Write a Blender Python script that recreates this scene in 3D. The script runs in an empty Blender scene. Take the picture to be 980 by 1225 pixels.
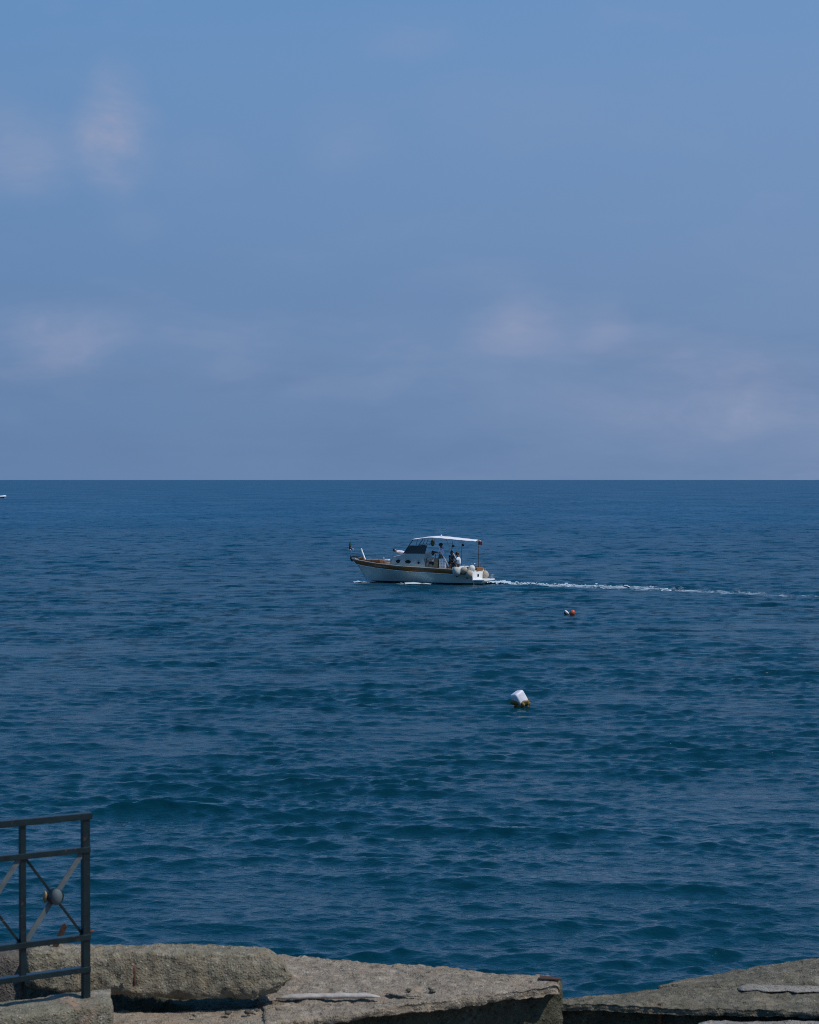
import bpy, bmesh, math, random
import numpy as np
from mathutils import Vector, Matrix, noise, Euler

random.seed(7)
scene = bpy.context.scene
C = scene.collection
R = math.radians
PI = math.pi

# ------------------------------------------------------------------ camera
CAM_H, FPX = 7.15, 2400.0                # eye height above the water, focal length in photo pixels
PITCH = math.atan(38.5 / FPX)
cam_d = bpy.data.cameras.new('camera')
cam = bpy.data.objects.new('camera', cam_d); C.objects.link(cam)
cam.location = (0, 0, CAM_H)
cam.rotation_euler = (PI / 2 - PITCH, 0, 0)
cam_d.sensor_fit = 'VERTICAL'; cam_d.sensor_height = 36.0
cam_d.lens = 36.0 * FPX / 1225.0
cam_d.clip_start = 0.1; cam_d.clip_end = 200000
cam_d.dof.use_dof = True; cam_d.dof.focus_distance = 110.0; cam_d.dof.aperture_fstop = 9.0
scene.camera = cam

# ------------------------------------------------------------------ light
scene.view_settings.view_transform = 'Standard'
scene.view_settings.look = 'None'
scene.view_settings.exposure = 0.0
scene.view_settings.gamma = 1.0
scene.cycles.use_denoising = False
scene.cycles.sample_clamp_direct = 6.0
scene.cycles.filter_width = 1.0
SUN_EL, SUN_AZ = R(53), R(109)            # azimuth clockwise from +Y (the view direction)
sd = Vector((math.sin(SUN_AZ) * math.cos(SUN_EL), math.cos(SUN_AZ) * math.cos(SUN_EL), math.sin(SUN_EL)))
sun_d = bpy.data.lights.new('sun', 'SUN'); sun = bpy.data.objects.new('sun', sun_d); C.objects.link(sun)
sun_d.energy = 3.0; sun_d.angle = R(0.5); sun_d.color = (1.0, 0.95, 0.88)
sun.rotation_euler = sd.to_track_quat('Z', 'Y').to_euler()

SKY_STRENGTH = 0.1
world = bpy.data.worlds.new('World'); scene.world = world; world.use_nodes = True


class NT:
    """small helper to wire nodes"""
    def __init__(self, tree):
        self.t = tree; tree.nodes.clear()

    def n(self, kind, ins=None, **props):
        nd = self.t.nodes.new(kind)
        for k, v in props.items(): setattr(nd, k, v)
        for k, v in (ins or {}).items():
            s = nd.inputs[k]
            if isinstance(v, bpy.types.NodeSocket): self.t.links.new(v, s)
            else: s.default_value = v
        return nd

    def math(self, op, a, b=0.0, c=0.0, clamp=False):
        return self.n('ShaderNodeMath', {0: a, 1: b, 2: c}, operation=op, use_clamp=clamp).outputs[0]

    def vec(self, op, a, b=(0, 0, 0)):
        nd = self.n('ShaderNodeVectorMath', {0: a, 1: b}, operation=op)
        return nd.outputs['Value'] if op in ('LENGTH', 'DOT_PRODUCT') else nd.outputs[0]

    def mix(self, f, a, b, blend='MIX'):
        return self.n('ShaderNodeMix', {0: f, 6: a, 7: b}, data_type='RGBA', blend_type=blend).outputs[2]

    def rng(self, v, a, b, c=0.0, d=1.0, smooth=False):
        return self.n('ShaderNodeMapRange', {0: v, 1: a, 2: b, 3: c, 4: d},
                      interpolation_type='SMOOTHSTEP' if smooth else 'LINEAR').outputs[0]

    def noise(self, v, scale, detail=3.0, rough=0.55, dist=0.0):
        return self.n('ShaderNodeTexNoise', {'Vector': v, 'Scale': scale, 'Detail': detail, 'Roughness': rough,
                                             'Distortion': dist}).outputs[0]


def build_sky():
    w = NT(world.node_tree)
    sky = w.n('ShaderNodeTexSky', sky_type='NISHITA', sun_disc=False, sun_elevation=SUN_EL, sun_rotation=SUN_AZ,
              altitude=0.0, air_density=1.0, dust_density=1.0, ozone_density=2.0).outputs[0]
    d = w.n('ShaderNodeTexCoord').outputs['Generated']
    xyz = w.n('ShaderNodeSeparateXYZ', {0: d})
    el = xyz.outputs[2]
    k = 1.0 / SKY_STRENGTH
    col = lambda r, g, b: (r * k, g * k, b * k, 1)
    # thin marine haze: greyer and a little darker blue at the very horizon, clear blue above
    band = w.rng(el, 0.0, 0.24, 0, 1, True)
    haze = w.mix(band, col(.130, .222, .405), col(.143, .278, .505))
    sunward = w.rng(w.vec('DOT_PRODUCT', d, (math.sin(R(75)), math.cos(R(75)), 0)), 0.05, 0.45, 0, 1)
    haze = w.mix(w.math('MULTIPLY', sunward, 0.42), haze, w.mix(band, col(.225, .300, .465), col(.215, .335, .560)))
    # above the haze the clear summer sky deepens steadily to the zenith
    deep = w.mix(1.0, sky, (.26, .74, 1.12, 1), 'MULTIPLY')
    haze = w.mix(w.rng(el, .18, .40, 0, 1, True), haze, col(.050, .240, .580))
    fac = w.rng(el, 0.30, 0.95, 0.97, 0.08, True)
    base = w.mix(fac, deep, haze)
    # faint lavender cloud patches drifting in the haze
    wob = w.n('ShaderNodeTexNoise', {'Vector': d, 'Scale': 22.0, 'Detail': 4.0, 'Roughness': .6}).outputs['Color']
    dd = w.vec('ADD', d, w.vec('MULTIPLY', w.vec('SUBTRACT', wob, (.5, .5, .5)), (.022, 0, .020)))
    total = None
    for px, py, wx, wy, amt in ((140, 155, 50, 80, 1.05), (25, 185, 85, 62, .62), (612, 390, 70, 38, .44), (720, 388, 40, 45, .40),
                                (60, 395, 95, 45, .48), (170, 268, 40, 30, .20), (485, 52, 70, 32, .22), (415, 165, 60, 50, .16),
                                (860, 430, 150, 34, .22), (40, 448, 110, 22, .40), (250, 190, 60, 40, .15), (380, 462, 120, 26, .16),
                                (820, 480, 260, 60, .34), (330, 430, 420, 60, .14), (930, 520, 260, 60, .20)):
        c = Vector(((px - 490) / FPX, 1, (574 - py) / FPX)).normalized()
        q = w.vec('MULTIPLY', w.vec('SUBTRACT', dd, c), (FPX / wx, 0, FPX / wy))
        a = w.rng(w.vec('LENGTH', q), 0.12, 1.25, amt, 0.0, True)
        total = a if total is None else w.math('ADD', total, a)
    sm = w.vec('MULTIPLY', d, (1, 1, 2.6))
    tex = w.rng(w.noise(sm, 13.0, 5.0, .62, .6), 0.30, 0.70, 0.15, 1.45)
    fine = w.rng(w.noise(w.vec('MULTIPLY', d, (1, 1, 1.8)), 46.0, 5.0, .65, .8), .28, .72, .75, 1.2)
    total = w.math('MULTIPLY', w.math('MULTIPLY', w.math('MULTIPLY', total, tex), fine), .72)
    bank = w.math('MULTIPLY', w.rng(w.noise(sm, 9.0, 4.0, .55, .3), 0.50, 0.74, 0, .30, True), w.rng(el, 0.03, 0.16, 1.0, .35))
    total = w.math('ADD', total, bank, clamp=True)
    base = w.mix(total, base, col(.292, .345, .508))
    dark = w.math('MULTIPLY', w.rng(w.noise(w.vec('MULTIPLY', d, (1, 1, 4.0)), 6.0, 5.0, .6), 0.44, 0.66, 0, .55, True),
                  w.rng(el, 0.02, 0.13, 1.0, 0.0, True))
    base = w.mix(dark, base, col(.125, .212, .385))
    bg = w.n('ShaderNodeBackground', {'Color': base, 'Strength': SKY_STRENGTH}).outputs[0]
    w.n('ShaderNodeOutputWorld', {'Surface': bg})


build_sky()


# ------------------------------------------------------------------ materials
def principled(name, color, rough=.6, metal=0.0, spec=.5):
    m = bpy.data.materials.new(name); m.use_nodes = True
    t = NT(m.node_tree)
    b = t.n('ShaderNodeBsdfPrincipled', {'Roughness': rough, 'Metallic': metal, 'Specular IOR Level': spec})
    b.inputs['Base Color'].default_value = (*color, 1)
    t.n('ShaderNodeOutputMaterial', {'Surface': b.outputs[0]})
    return m, t, b


def worn(name, c1, c2, rough=.6, scale=6.0, bump=0.0, metal=0.0, stretch=(1, 1, 1), spec=.5, lo=.38, hi=.66):
    """two tones mottled by noise, with a little relief"""
    m, t, b = principled(name, c1, rough, metal, spec)
    o = t.vec('MULTIPLY', t.n('ShaderNodeTexCoord').outputs['Object'], stretch)
    f = t.rng(t.noise(o, scale, 5, .6), lo, hi)
    t.t.links.new(t.mix(f, (*c1, 1), (*c2, 1)), b.inputs['Base Color'])
    t.t.links.new(t.rng(t.noise(o, scale * 2.3, 3, .6), .3, .7, rough - .08, rough + .08), b.inputs['Roughness'])
    if bump:
        bp = t.n('ShaderNodeBump', {'Strength': .6, 'Distance': bump, 'Height': t.noise(o, scale * 6, 4, .6)})
        t.t.links.new(bp.outputs[0], b.inputs['Normal'])
    return m


def concrete(name, paste, grit_dark, grit_light, stain, seed=0.0, light_amt=.45):
    """exposed-aggregate concrete: paste, pebbles of two tones, pits, weather stains"""
    m, t, b = principled(name, paste, .92, 0, .25)
    o = t.vec('ADD', t.n('ShaderNodeTexCoord').outputs['Object'], (seed, seed * 1.7, seed * .6))
    wob = t.n('ShaderNodeTexNoise', {'Vector': o, 'Scale': 30.0, 'Detail': 2.0}).outputs['Color']
    ow = t.vec('ADD', o, t.vec('MULTIPLY', wob, (.02, .02, .02)))
    v1 = t.n('ShaderNodeTexVoronoi', {'Vector': ow, 'Scale': 62.0, 'Randomness': 1.0})
    v2 = t.n('ShaderNodeTexVoronoi', {'Vector': ow, 'Scale': 110.0, 'Randomness': 1.0})
    c1 = t.n('ShaderNodeSeparateColor', {0: v1.outputs['Color']}).outputs[0]
    peb1 = t.math('MULTIPLY', t.rng(v1.outputs['Distance'], .30, .5, .75, 0), t.rng(c1, 1 - light_amt, 1.1 - light_amt * .5, 0, 1))
    peb2 = t.rng(t.n('ShaderNodeSeparateColor', {0: v2.outputs['Color']}).outputs[1], .40, .75, 0, 1)
    pits = t.rng(t.noise(o, 26.0, 4, .7), .56, .68, 0, .8)
    big = t.noise(o, 2.2, 5, .62)
    mid = t.noise(o, 9.0, 5, .65)
    col = t.mix(t.rng(mid, .35, .68), (*paste, 1), (*grit_dark, 1))
    col = t.mix(t.math('MULTIPLY', peb2, .55), col, (*grit_dark, 1))
    col = t.mix(t.math('MULTIPLY', peb1, t.rng(big, .3, .6, .35, 1.0)), col, (*grit_light, 1))
    col = t.mix(t.rng(t.noise(o, 3.1, 6, .7, .6), .50, .68, 0, .85), col, (*stain, 1))
    col = t.mix(t.rng(t.noise(t.vec('ADD', o, (5, 2, 7)), 4.3, 6, .72, .8), .50, .66, 0, .6), col, (*grit_dark, 1))
    col = t.mix(t.rng(t.noise(t.vec('ADD', o, (1, 8, 3)), 5.0, 6, .75, .5), .55, .70, 0, .55), col, (*grit_light, 1))
    col = t.mix(pits, col, (grit_dark[0] * .55, grit_dark[1] * .55, grit_dark[2] * .5, 1))
    t.t.links.new(col, b.inputs['Base Color'])
    h = t.math('ADD', t.math('MULTIPLY', t.rng(v1.outputs['Distance'], .0, .5, 1, 0), .7), t.math('MULTIPLY', mid, 1.4))
    h = t.math('ADD', h, t.math('MULTIPLY', t.rng(v2.outputs['Distance'], 0, .5, 1, 0), .35))
    h = t.math('SUBTRACT', h, t.math('MULTIPLY', pits, .9))
    bp = t.n('ShaderNodeBump', {'Strength': .85, 'Distance': .010, 'Height': h})
    t.t.links.new(bp.outputs[0], b.inputs['Normal'])
    return m


M = {}
M['concrete_beam'] = concrete('weathered concrete beam', (.285, .243, .168), (.145, .122, .082), (.48, .42, .325), (.22, .165, .105), 0.0, .3)
M['concrete_ledge'] = concrete('pebbled ledge concrete', (.35, .282, .208), (.175, .14, .10), (.56, .475, .375), (.31, .22, .145), 3.1, .35)
M['concrete_dark'] = concrete('mossy slab concrete', (.20, .172, .122), (.088, .078, .053), (.40, .35, .275), (.18, .14, .086), 5.3, .25)
M['concrete_kerb'] = concrete('kerb concrete', (.27, .235, .165), (.14, .125, .085), (.48, .43, .36), (.38, .225, .15), 8.9, .3)
M['concrete_olive'] = concrete('dark olive concrete', (.105, .098, .062), (.045, .043, .028), (.22, .20, .15), (.085, .078, .045), 17.0, .2)
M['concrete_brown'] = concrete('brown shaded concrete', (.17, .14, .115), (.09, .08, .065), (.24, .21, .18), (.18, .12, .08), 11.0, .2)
M['mortar_pale'] = concrete('pale mortar', (.34, .30, .25), (.20, .175, .145), (.46, .42, .36), (.28, .225, .17), 14.0, .3)
M['rust'] = worn('rusted iron', (.16, .05, .022), (.07, .025, .015), .9, 40, .004)
def rusty_paint():
    m, t, b = principled('dark green railing paint', (.012, .02, .022), .36)
    o = t.n('ShaderNodeTexCoord').outputs['Object']
    col = t.mix(t.rng(t.noise(o, 14.0, 5, .6), .38, .66), (.0035, .012, .015, 1), (.008, .022, .026, 1))
    spots = t.rng(t.noise(o, 17.0, 6, .7, .4), .62, .70)
    col = t.mix(spots, col, (.06, .028, .015, 1))
    t.t.links.new(col, b.inputs['Base Color'])
    t.t.links.new(t.rng(spots, 0, 1, .34, .9), b.inputs['Roughness'])
    bp = t.n('ShaderNodeBump', {'Strength': .6, 'Distance': .002, 'Height': t.noise(o, 60.0, 4, .6)})
    t.t.links.new(bp.outputs[0], b.inputs['Normal'])
    return m


M['paint_green'] = rusty_paint()
M['pale_metal'] = worn('pale grey metal', (.10, .123, .128), (.065, .082, .09), .7, 18, .0006)
M['brass'] = worn('dull brass', (.36, .28, .16), (.20, .15, .08), .5, 30, .0, .6)
M['gelcoat'] = worn('grey white gelcoat', (.48, .52, .45), (.41, .45, .40), .30, 1.5)
M['cabin_grey'] = worn('grey white cabin paint', (.40, .43, .39), (.33, .36, .33), .4, 2)
M['white'] = worn('white gelcoat', (.80, .80, .78), (.72, .72, .70), .35, 3)
M['canvas'] = worn('white awning canvas', (.78, .77, .78), (.70, .69, .72), .8, 3, .004)
M['wood'] = worn('varnished mahogany', (.30, .120, .028), (.17, .062, .016), .3, 4, 0, 0, (.6, 4, 6))
M['cap_rail'] = worn('bleached cap rail', (.50, .42, .33), (.36, .28, .20), .5, 5)
M['plank'] = worn('bleached strip', (.47, .42, .365), (.31, .265, .23), .9, 14, .004)
M['rust_dark'] = worn('dark rust', (.075, .035, .02), (.04, .02, .014), .9, 40, .003)
M['teak'] = worn('teak planking', (.36, .215, .12), (.25, .14, .075), .6, 5, 0, 0, (.5, 6, 3))
M['antifoul'] = worn('dark antifouling', (.018, .030, .026), (.03, .035, .025), .5, 3)
M['tint'] = principled('smoked acrylic', (.006, .012, .012), .08, 0, .5)[0]
M['steel'] = principled('stainless tube', (.42, .43, .44), .3, .9)[0]
M['darktube'] = principled('bronze tube', (.10, .085, .06), .4, .6)[0]
M['black'] = principled('black rubber', (.015, .015, .016), .6)[0]
M['fender_white'] = worn('white fender vinyl', (.72, .71, .66), (.55, .53, .46), .5, 5)
M['fender_grey'] = worn('grey fender cover', (.50, .50, .45), (.36, .36, .32), .8, 6)
M['fender_beige'] = worn('beige fender cover', (.50, .41, .31), (.36, .29, .20), .8, 6)
M['rope'] = worn('rope', (.42, .38, .30), (.30, .26, .2), .9, 60)
M['skin'] = worn('skin', (.42, .23, .15), (.36, .19, .12), .55, 12)
M['skin_dark'] = worn('tanned skin', (.20, .10, .06), (.16, .08, .05), .55, 12)
M['hair'] = principled('dark hair', (.012, .009, .008), .5)[0]
M['lavender'] = worn('pale lavender cloth', (.74, .70, .82), (.64, .60, .74), .85, 9, .004)
M['khaki'] = worn('khaki cloth', (.25, .20, .12), (.19, .15, .09), .85, 9, .004)
M['whitecloth'] = worn('white cotton', (.80, .80, .84), (.70, .70, .76), .85, 9, .004)
M['navy'] = worn('dark cloth', (.02, .022, .03), (.035, .03, .035), .85, 9)
M['foam'] = worn('sea foam', (.52, .60, .65), (.36, .46, .53), .8, 9)
M['buoy_white'] = worn('white buoy plastic', (.80, .78, .80), (.66, .63, .66), .45, 7)
M['weed'] = worn('yellow brown weed growth', (.26, .165, .035), (.07, .045, .015), .85, 12, .02)
M['buoy_orange'] = worn('faded orange buoy plastic', (.52, .105, .035), (.36, .06, .022), .45, 6)
M['flag_red'] = principled('red flag cloth', (.40, .07, .06), .8)[0]
M['flag_white'] = principled('white flag cloth', (.75, .72, .74), .8)[0]
M['flag_green'] = principled('dark green flag cloth', (.012, .05, .03), .8)[0]
M['flag_blue'] = principled('navy flag cloth', (.02, .03, .07), .8)[0]
M['tan'] = worn('tan canvas', (.32, .22, .09), (.22, .15, .06), .85, 12, .004)


# ------------------------------------------------------------------ mesh building
class MB:
    def __init__(self):
        self.v = []; self.f = []; self.smooth = []

    def add(self, vs, fs, smooth=False):
        o = len(self.v)
        self.v += [tuple(p) for p in vs]
        self.f += [tuple(i + o for i in f) for f in fs]
        self.smooth += [smooth] * len(fs)
        return self

    def box(self, c, s, rot=None, bev=0.0):
        bm = bmesh.new(); bmesh.ops.create_cube(bm, size=1)
        for v in bm.verts: v.co = Vector((v.co.x * s[0], v.co.y * s[1], v.co.z * s[2]))
        if bev: bmesh.ops.bevel(bm, geom=list(bm.edges), offset=bev, segments=2, affect='EDGES', profile=.6)
        m = Matrix.Translation(c) @ (rot.to_4x4() if rot else Matrix())
        bm.transform(m)
        bm.verts.index_update()
        self.add([v.co[:] for v in bm.verts], [[v.index for v in f.verts] for f in bm.faces], False)
        bm.free(); return self

    def tube(self, pts, r, n=8, caps=True):
        pts = [Vector(p) for p in pts]
        rs = r if isinstance(r, (list, tuple)) else [r] * len(pts)
        vs, fs = [], []
        prev = None
        for i, p in enumerate(pts):
            a = pts[max(i - 1, 0)]; b = pts[min(i + 1, len(pts) - 1)]
            t = (b - a).normalized()
            if prev is None:
                up = Vector((0, 0, 1)) if abs(t.z) < .9 else Vector((1, 0, 0))
                x = t.cross(up).normalized()
            else:
                x = (prev - t * prev.dot(t)).normalized()
            prev = x; y = t.cross(x)
            for k in range(n):
                an = 2 * PI * k / n
                vs.append(p + (x * math.cos(an) + y * math.sin(an)) * rs[i])
        for i in range(len(pts) - 1):
            for k in range(n):
                fs.append((i * n + k, i * n + (k + 1) % n, (i + 1) * n + (k + 1) % n, (i + 1) * n + k))
        if caps:
            fs.append(tuple(range(n))[::-1]); fs.append(tuple((len(pts) - 1) * n + k for k in range(n)))
        return self.add(vs, fs, True)

    def ball(self, c, r, nu=16, nv=10, rot=None, lump=0.0, seed=0.0, power=1.0):
        r = (r, r, r) if isinstance(r, (int, float)) else r
        vs, fs = [], []
        def sp(x): return math.copysign(abs(x) ** power, x)
        for j in range(nv + 1):
            th = PI * j / nv
            for i in range(nu):
                ph = 2 * PI * i / nu
                p = Vector((sp(math.sin(th)) * sp(math.cos(ph)) * r[0], sp(math.sin(th)) * sp(math.sin(ph)) * r[1], sp(math.cos(th)) * r[2]))
                if lump: p *= 1 + lump * noise.noise(p / max(r) * 2.2 + Vector((seed, seed, seed)))
                if rot: p = rot @ p
                vs.append(Vector(c) + p)
        for j in range(nv):
            for i in range(nu):
                fs.append((j * nu + i, (j + 1) * nu + i, (j + 1) * nu + (i + 1) % nu, j * nu + (i + 1) % nu))
        return self.add(vs, fs, True)

    def grid(self, rows, smooth=True, close=False):
        n = len(rows[0]); vs = [p for r in rows for p in r]; fs = []
        for i in range(len(rows) - 1):
            for k in range(n if close else n - 1):
                fs.append((i * n + k, i * n + (k + 1) % n, (i + 1) * n + (k + 1) % n, (i + 1) * n + k))
        return self.add(vs, fs, smooth)

    def prism(self, poly, off):
        """closed polygon extruded by an offset vector"""
        a = [Vector(p) for p in poly]; o = Vector(off); n = len(a)
        fs = [tuple(range(n))[::-1], tuple(range(n, 2 * n))]
        fs += [(i, (i + 1) % n, n + (i + 1) % n, n + i) for i in range(n)]
        return self.add(a + [p + o for p in a], fs, False)

    def build(self, name, mat, parent=None, weld=False):
        me = bpy.data.meshes.new(name)
        me.from_pydata(self.v, [], self.f)
        for p, s in zip(me.polygons, self.smooth): p.use_smooth = s
        bm = bmesh.new(); bm.from_mesh(me)
        bmesh.ops.remove_doubles(bm, verts=bm.verts, dist=1e-5)
        bmesh.ops.recalc_face_normals(bm, faces=bm.faces)
        bm.to_mesh(me); bm.free()
        me.materials.append(M[mat] if isinstance(mat, str) else mat)
        ob = bpy.data.objects.new(name, me); C.objects.link(ob)
        if parent: ob.parent = parent
        return ob


def tag(o, label=None, cat=None, group=None, kind=None):
    if label: o['label'] = label
    if cat: o['category'] = cat
    if group: o['group'] = group
    if kind: o['kind'] = kind
    return o


def empty(name, loc, rz=0.0, label=None, cat=None, group=None):
    o = bpy.data.objects.new(name, None); C.objects.link(o)
    o.location = loc; o.rotation_euler = (0, 0, rz); o.empty_display_size = .2
    return tag(o, label, cat, group)


def at(px, py, Y=None, z=None):
    """where the sight line of a photo pixel meets a depth Y or a height z"""
    d = Vector(((px - 490) / FPX, 1.0, -(py - 574.0) / FPX))
    s = Y if Y is not None else (z - CAM_H) / d.z
    return Vector((d.x * s, s, CAM_H + d.z * s))


# ------------------------------------------------------------------ the sea
rng = np.random.default_rng(11)
NW = 190
lam = np.exp(rng.uniform(math.log(.20), math.log(5.0), NW))
slope = 0.0190 * np.where(lam > 1.9, .44, 1.0) * np.where(lam < .65, 1.38, 1.0) * rng.uniform(.6, 1.4, NW)
kk = 2 * PI / lam
amp = slope / kk
ang = R(-94) + rng.normal(0, 1, NW) * np.where(lam > .6, R(17), R(31))
kx, ky = (kk * np.cos(ang)), (kk * np.sin(ang))
phase = rng.uniform(0, 2 * PI, NW)
GROUPS = [[(2 * PI / L * math.cos(q), 2 * PI / L * math.sin(q) * .7, f) for L, q, f in zip(rng.uniform(4, 17, 5), rng.uniform(0, PI, 5), rng.uniform(0, 6.28, 5))] for _ in range(3)]
WAKE = [at(px, py, z=0) for px, py in ((575, 698.5), (600, 698.2), (640, 699.6), (700, 701.2), (760, 703.8), (820, 706.6), (880, 709.5), (985, 714.0))]


def wake_dist(x, y):
    """signed distance beyond the wake's centre line (positive = seaward) and metres along it"""
    wx = np.array([p.x for p in WAKE]); wy = np.array([p.y for p in WAKE])
    yc = np.interp(x, wx, wy)
    return y - yc, x - wx[0]


def sea_height(x, y, sp):
    x = x.astype(np.float32); y = y.astype(np.float32)
    z = np.zeros_like(x); dx = np.zeros_like(x); dy = np.zeros_like(x); var = np.zeros_like(x)
    gust = 1.0 + .22 * np.sin(x * .11 + y * .037 + 1.3) * np.sin(y * .06 - x * .021) + .15 * np.sin(x * .043 - y * .09)
    smin = float(np.min(sp))
    # waves come in groups: three sets, each with its own calmer and rougher patches
    env = []
    for g in range(3):
        e = sum(np.sin(x * a + y * b + c) for a, b, c in GROUPS[g]) / 2.2
        env.append(np.clip(1.0 + .58 * e, .25, 2.1).astype(np.float32))
    for i in range(NW):
        if lam[i] < 1.3 * smin:
            var += .5 * slope[i] ** 2; continue
        w = np.clip((lam[i] / sp - 1.3) / 1.2, 0, 1).astype(np.float32)
        ph = (kx[i] * x + ky[i] * y + phase[i]).astype(np.float32)
        w2 = env[i % 3] * w
        c = np.cos(ph) * (amp[i] * w2); s = np.sin(ph) * (amp[i] * w2 * 1.0)
        z += c; dx -= s * math.cos(ang[i]); dy -= s * math.sin(ang[i])
        var += .5 * slope[i] ** 2 * (1 - w * w)
    d, a = wake_dist(x, y)
    on = np.clip(a / 1.0, 0, 1) * np.clip((34 - a) / 10, 0, 1)
    ridge = .16 * np.exp(-((d - 3.6) / 1.1) ** 2) - .08 * np.exp(-((d - 2.0) / .9) ** 2)
    z = z * gust + ridge * on * (.75 + .25 * np.sin(a * 1.9 + d))
    return z, dx * gust, dy * gust, var


def build_sea():
    d = [8.0, 12.0, 15.0, 18.0, 20.0, 21.5]
    while d[-1] < 800: d.append(d[-1] * 1.0020)
    while d[-1] < 90000: d.append(d[-1] * 1.02)
    d = np.array(d)
    t = list(np.linspace(-.255, .255, 520))
    step = .004; e = t[-1]; out = []
    while e < 5: e += step; step *= 1.18; out.append(e)
    t = np.array([-v for v in out[::-1]] + t + out)
    nr, nc = len(d), len(t)
    X = (t[None, :] * d[:, None]); Y = np.repeat(d[:, None], nc, 1)
    co = np.zeros((nr, nc, 3), np.float32); ro = np.zeros((nr, nc), np.float32)
    tsp = np.gradient(t)
    for r0 in range(0, nr, 60):
        s = slice(r0, min(r0 + 60, nr))
        sp = np.maximum(np.gradient(d)[s][:, None] * 1.0, tsp[None, :] * d[s][:, None] * 1.2)
        z, dx, dy, var = sea_height(X[s], Y[s], sp)
        co[s, :, 0] = X[s] + dx; co[s, :, 1] = Y[s] + dy; co[s, :, 2] = z
        ro[s] = np.sqrt(var)
    me = bpy.data.meshes.new('sea')
    nv, nf = nr * nc, (nr - 1) * (nc - 1)
    me.vertices.add(nv); me.vertices.foreach_set('co', co.ravel())
    i = (np.arange(nr - 1)[:, None] * nc + np.arange(nc - 1)[None, :]).ravel()
    q = np.stack([i, i + 1, i + nc + 1, i + nc], 1).astype(np.int32)
    me.loops.add(nf * 4); me.loops.foreach_set('vertex_index', q.ravel())
    me.polygons.add(nf)
    me.polygons.foreach_set('loop_start', np.arange(0, nf * 4, 4, dtype=np.int32))
    me.polygons.foreach_set('use_smooth', np.ones(nf, bool))
    at_ = me.attributes.new('chop', 'FLOAT', 'POINT'); at_.data.foreach_set('value', ro.ravel())
    # churned, aerated water: along the wake, at the stem and along the hull
    dd, aa = wake_dist(X, Y)
    half = 1.15 + .27 * np.clip(aa, 0, 8) + .05 * np.clip(aa, 0, 60)
    band = np.clip(1 - (np.abs(dd) / half) ** 2, 0, 1) * np.clip((aa + .2) / .6, 0, 1)
    aer = band * (.50 * np.exp(-aa.clip(0) / 6.0) + .60 * np.clip(1 - aa / 46, .28, 1))
    for c, hx, hy, k in ((at(435, 695.8, z=0.05), 1.5, 1.3, .95), (at(498, 698.9, z=0.0), 1.9, .9, .75), (at(470, 697.2, z=0.0), 1.6, .6, .45)):
        aer = np.maximum(aer, k * np.clip(1 - ((X - c.x) / hx) ** 2 - ((Y - c.y) / hy) ** 2, 0, 1))
    a2 = me.attributes.new('aerated', 'FLOAT', 'POINT'); a2.data.foreach_set('value', aer.astype(np.float32).ravel())
    me.update(); me.validate()
    # water: dark teal body, sky reflected by the facets; ripples too fine for the mesh widen the gloss with distance
    m, w, b = principled('sea water', (.004, .030, .046), .1, 0, .5)
    b.inputs['IOR'].default_value = 1.333
    chop = w.n('ShaderNodeAttribute', attribute_name='chop').outputs['Fac']
    rough = w.math('SQRT', w.math('ADD', w.math('MULTIPLY', chop, .34), .0025))
    w.t.links.new(w.math('MINIMUM', rough, .40), b.inputs['Roughness'])
    o = w.n('ShaderNodeTexCoord').outputs['Object']
    o2 = w.vec('MULTIPLY', o, (.65, 1, 1))
    h = w.math('ADD', w.math('MULTIPLY', w.noise(o2, 8.0, 4, .6, .5), .045), w.math('MULTIPLY', w.noise(o2, 1.6, 3, .55, .3), .12))
    bp = w.n('ShaderNodeBump', {'Strength': .62, 'Distance': 1.0, 'Height': h})
    w.t.links.new(bp.outputs[0], b.inputs['Normal'])
    tone = w.rng(w.noise(w.vec('MULTIPLY', o, (.02, .006, 0)), 1.0, 4, .6), .35, .65)
    # teal over the shallows by the shore, clearer blue over deep water
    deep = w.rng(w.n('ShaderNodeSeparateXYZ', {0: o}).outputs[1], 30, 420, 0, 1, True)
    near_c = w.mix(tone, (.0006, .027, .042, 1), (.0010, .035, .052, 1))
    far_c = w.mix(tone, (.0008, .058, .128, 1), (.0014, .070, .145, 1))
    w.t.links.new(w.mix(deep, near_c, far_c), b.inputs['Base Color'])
    # far off, only the steep near sides of the waves are in view: more water body, less mirror
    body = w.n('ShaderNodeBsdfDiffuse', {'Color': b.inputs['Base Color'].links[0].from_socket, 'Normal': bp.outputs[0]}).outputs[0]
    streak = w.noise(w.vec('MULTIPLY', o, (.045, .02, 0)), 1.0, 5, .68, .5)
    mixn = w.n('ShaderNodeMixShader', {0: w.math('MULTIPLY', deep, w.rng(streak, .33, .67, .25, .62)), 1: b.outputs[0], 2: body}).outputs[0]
    # wavelets too small for the mesh at that range: their dark steep faces painted in as broken dashes, wider than deep
    dash = w.noise(w.vec('MULTIPLY', o, (.55, .33, 0)), 1.0, 5, .70, .25)
    midr = w.rng(w.n('ShaderNodeSeparateXYZ', {0: o}).outputs[1], 34, 105, 0, 1, True)
    dashes = w.math('MULTIPLY', midr, w.rng(dash, .50, .63, 0, .56, True))
    mixn = w.n('ShaderNodeMixShader', {0: dashes, 1: mixn, 2: w.n('ShaderNodeBsdfDiffuse', {'Color': w.mix(deep, (.0006, .019, .034, 1), (.0008, .036, .080, 1))}).outputs[0]}).outputs[0]
    aer = w.n('ShaderNodeAttribute', attribute_name='aerated').outputs['Fac']
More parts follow.
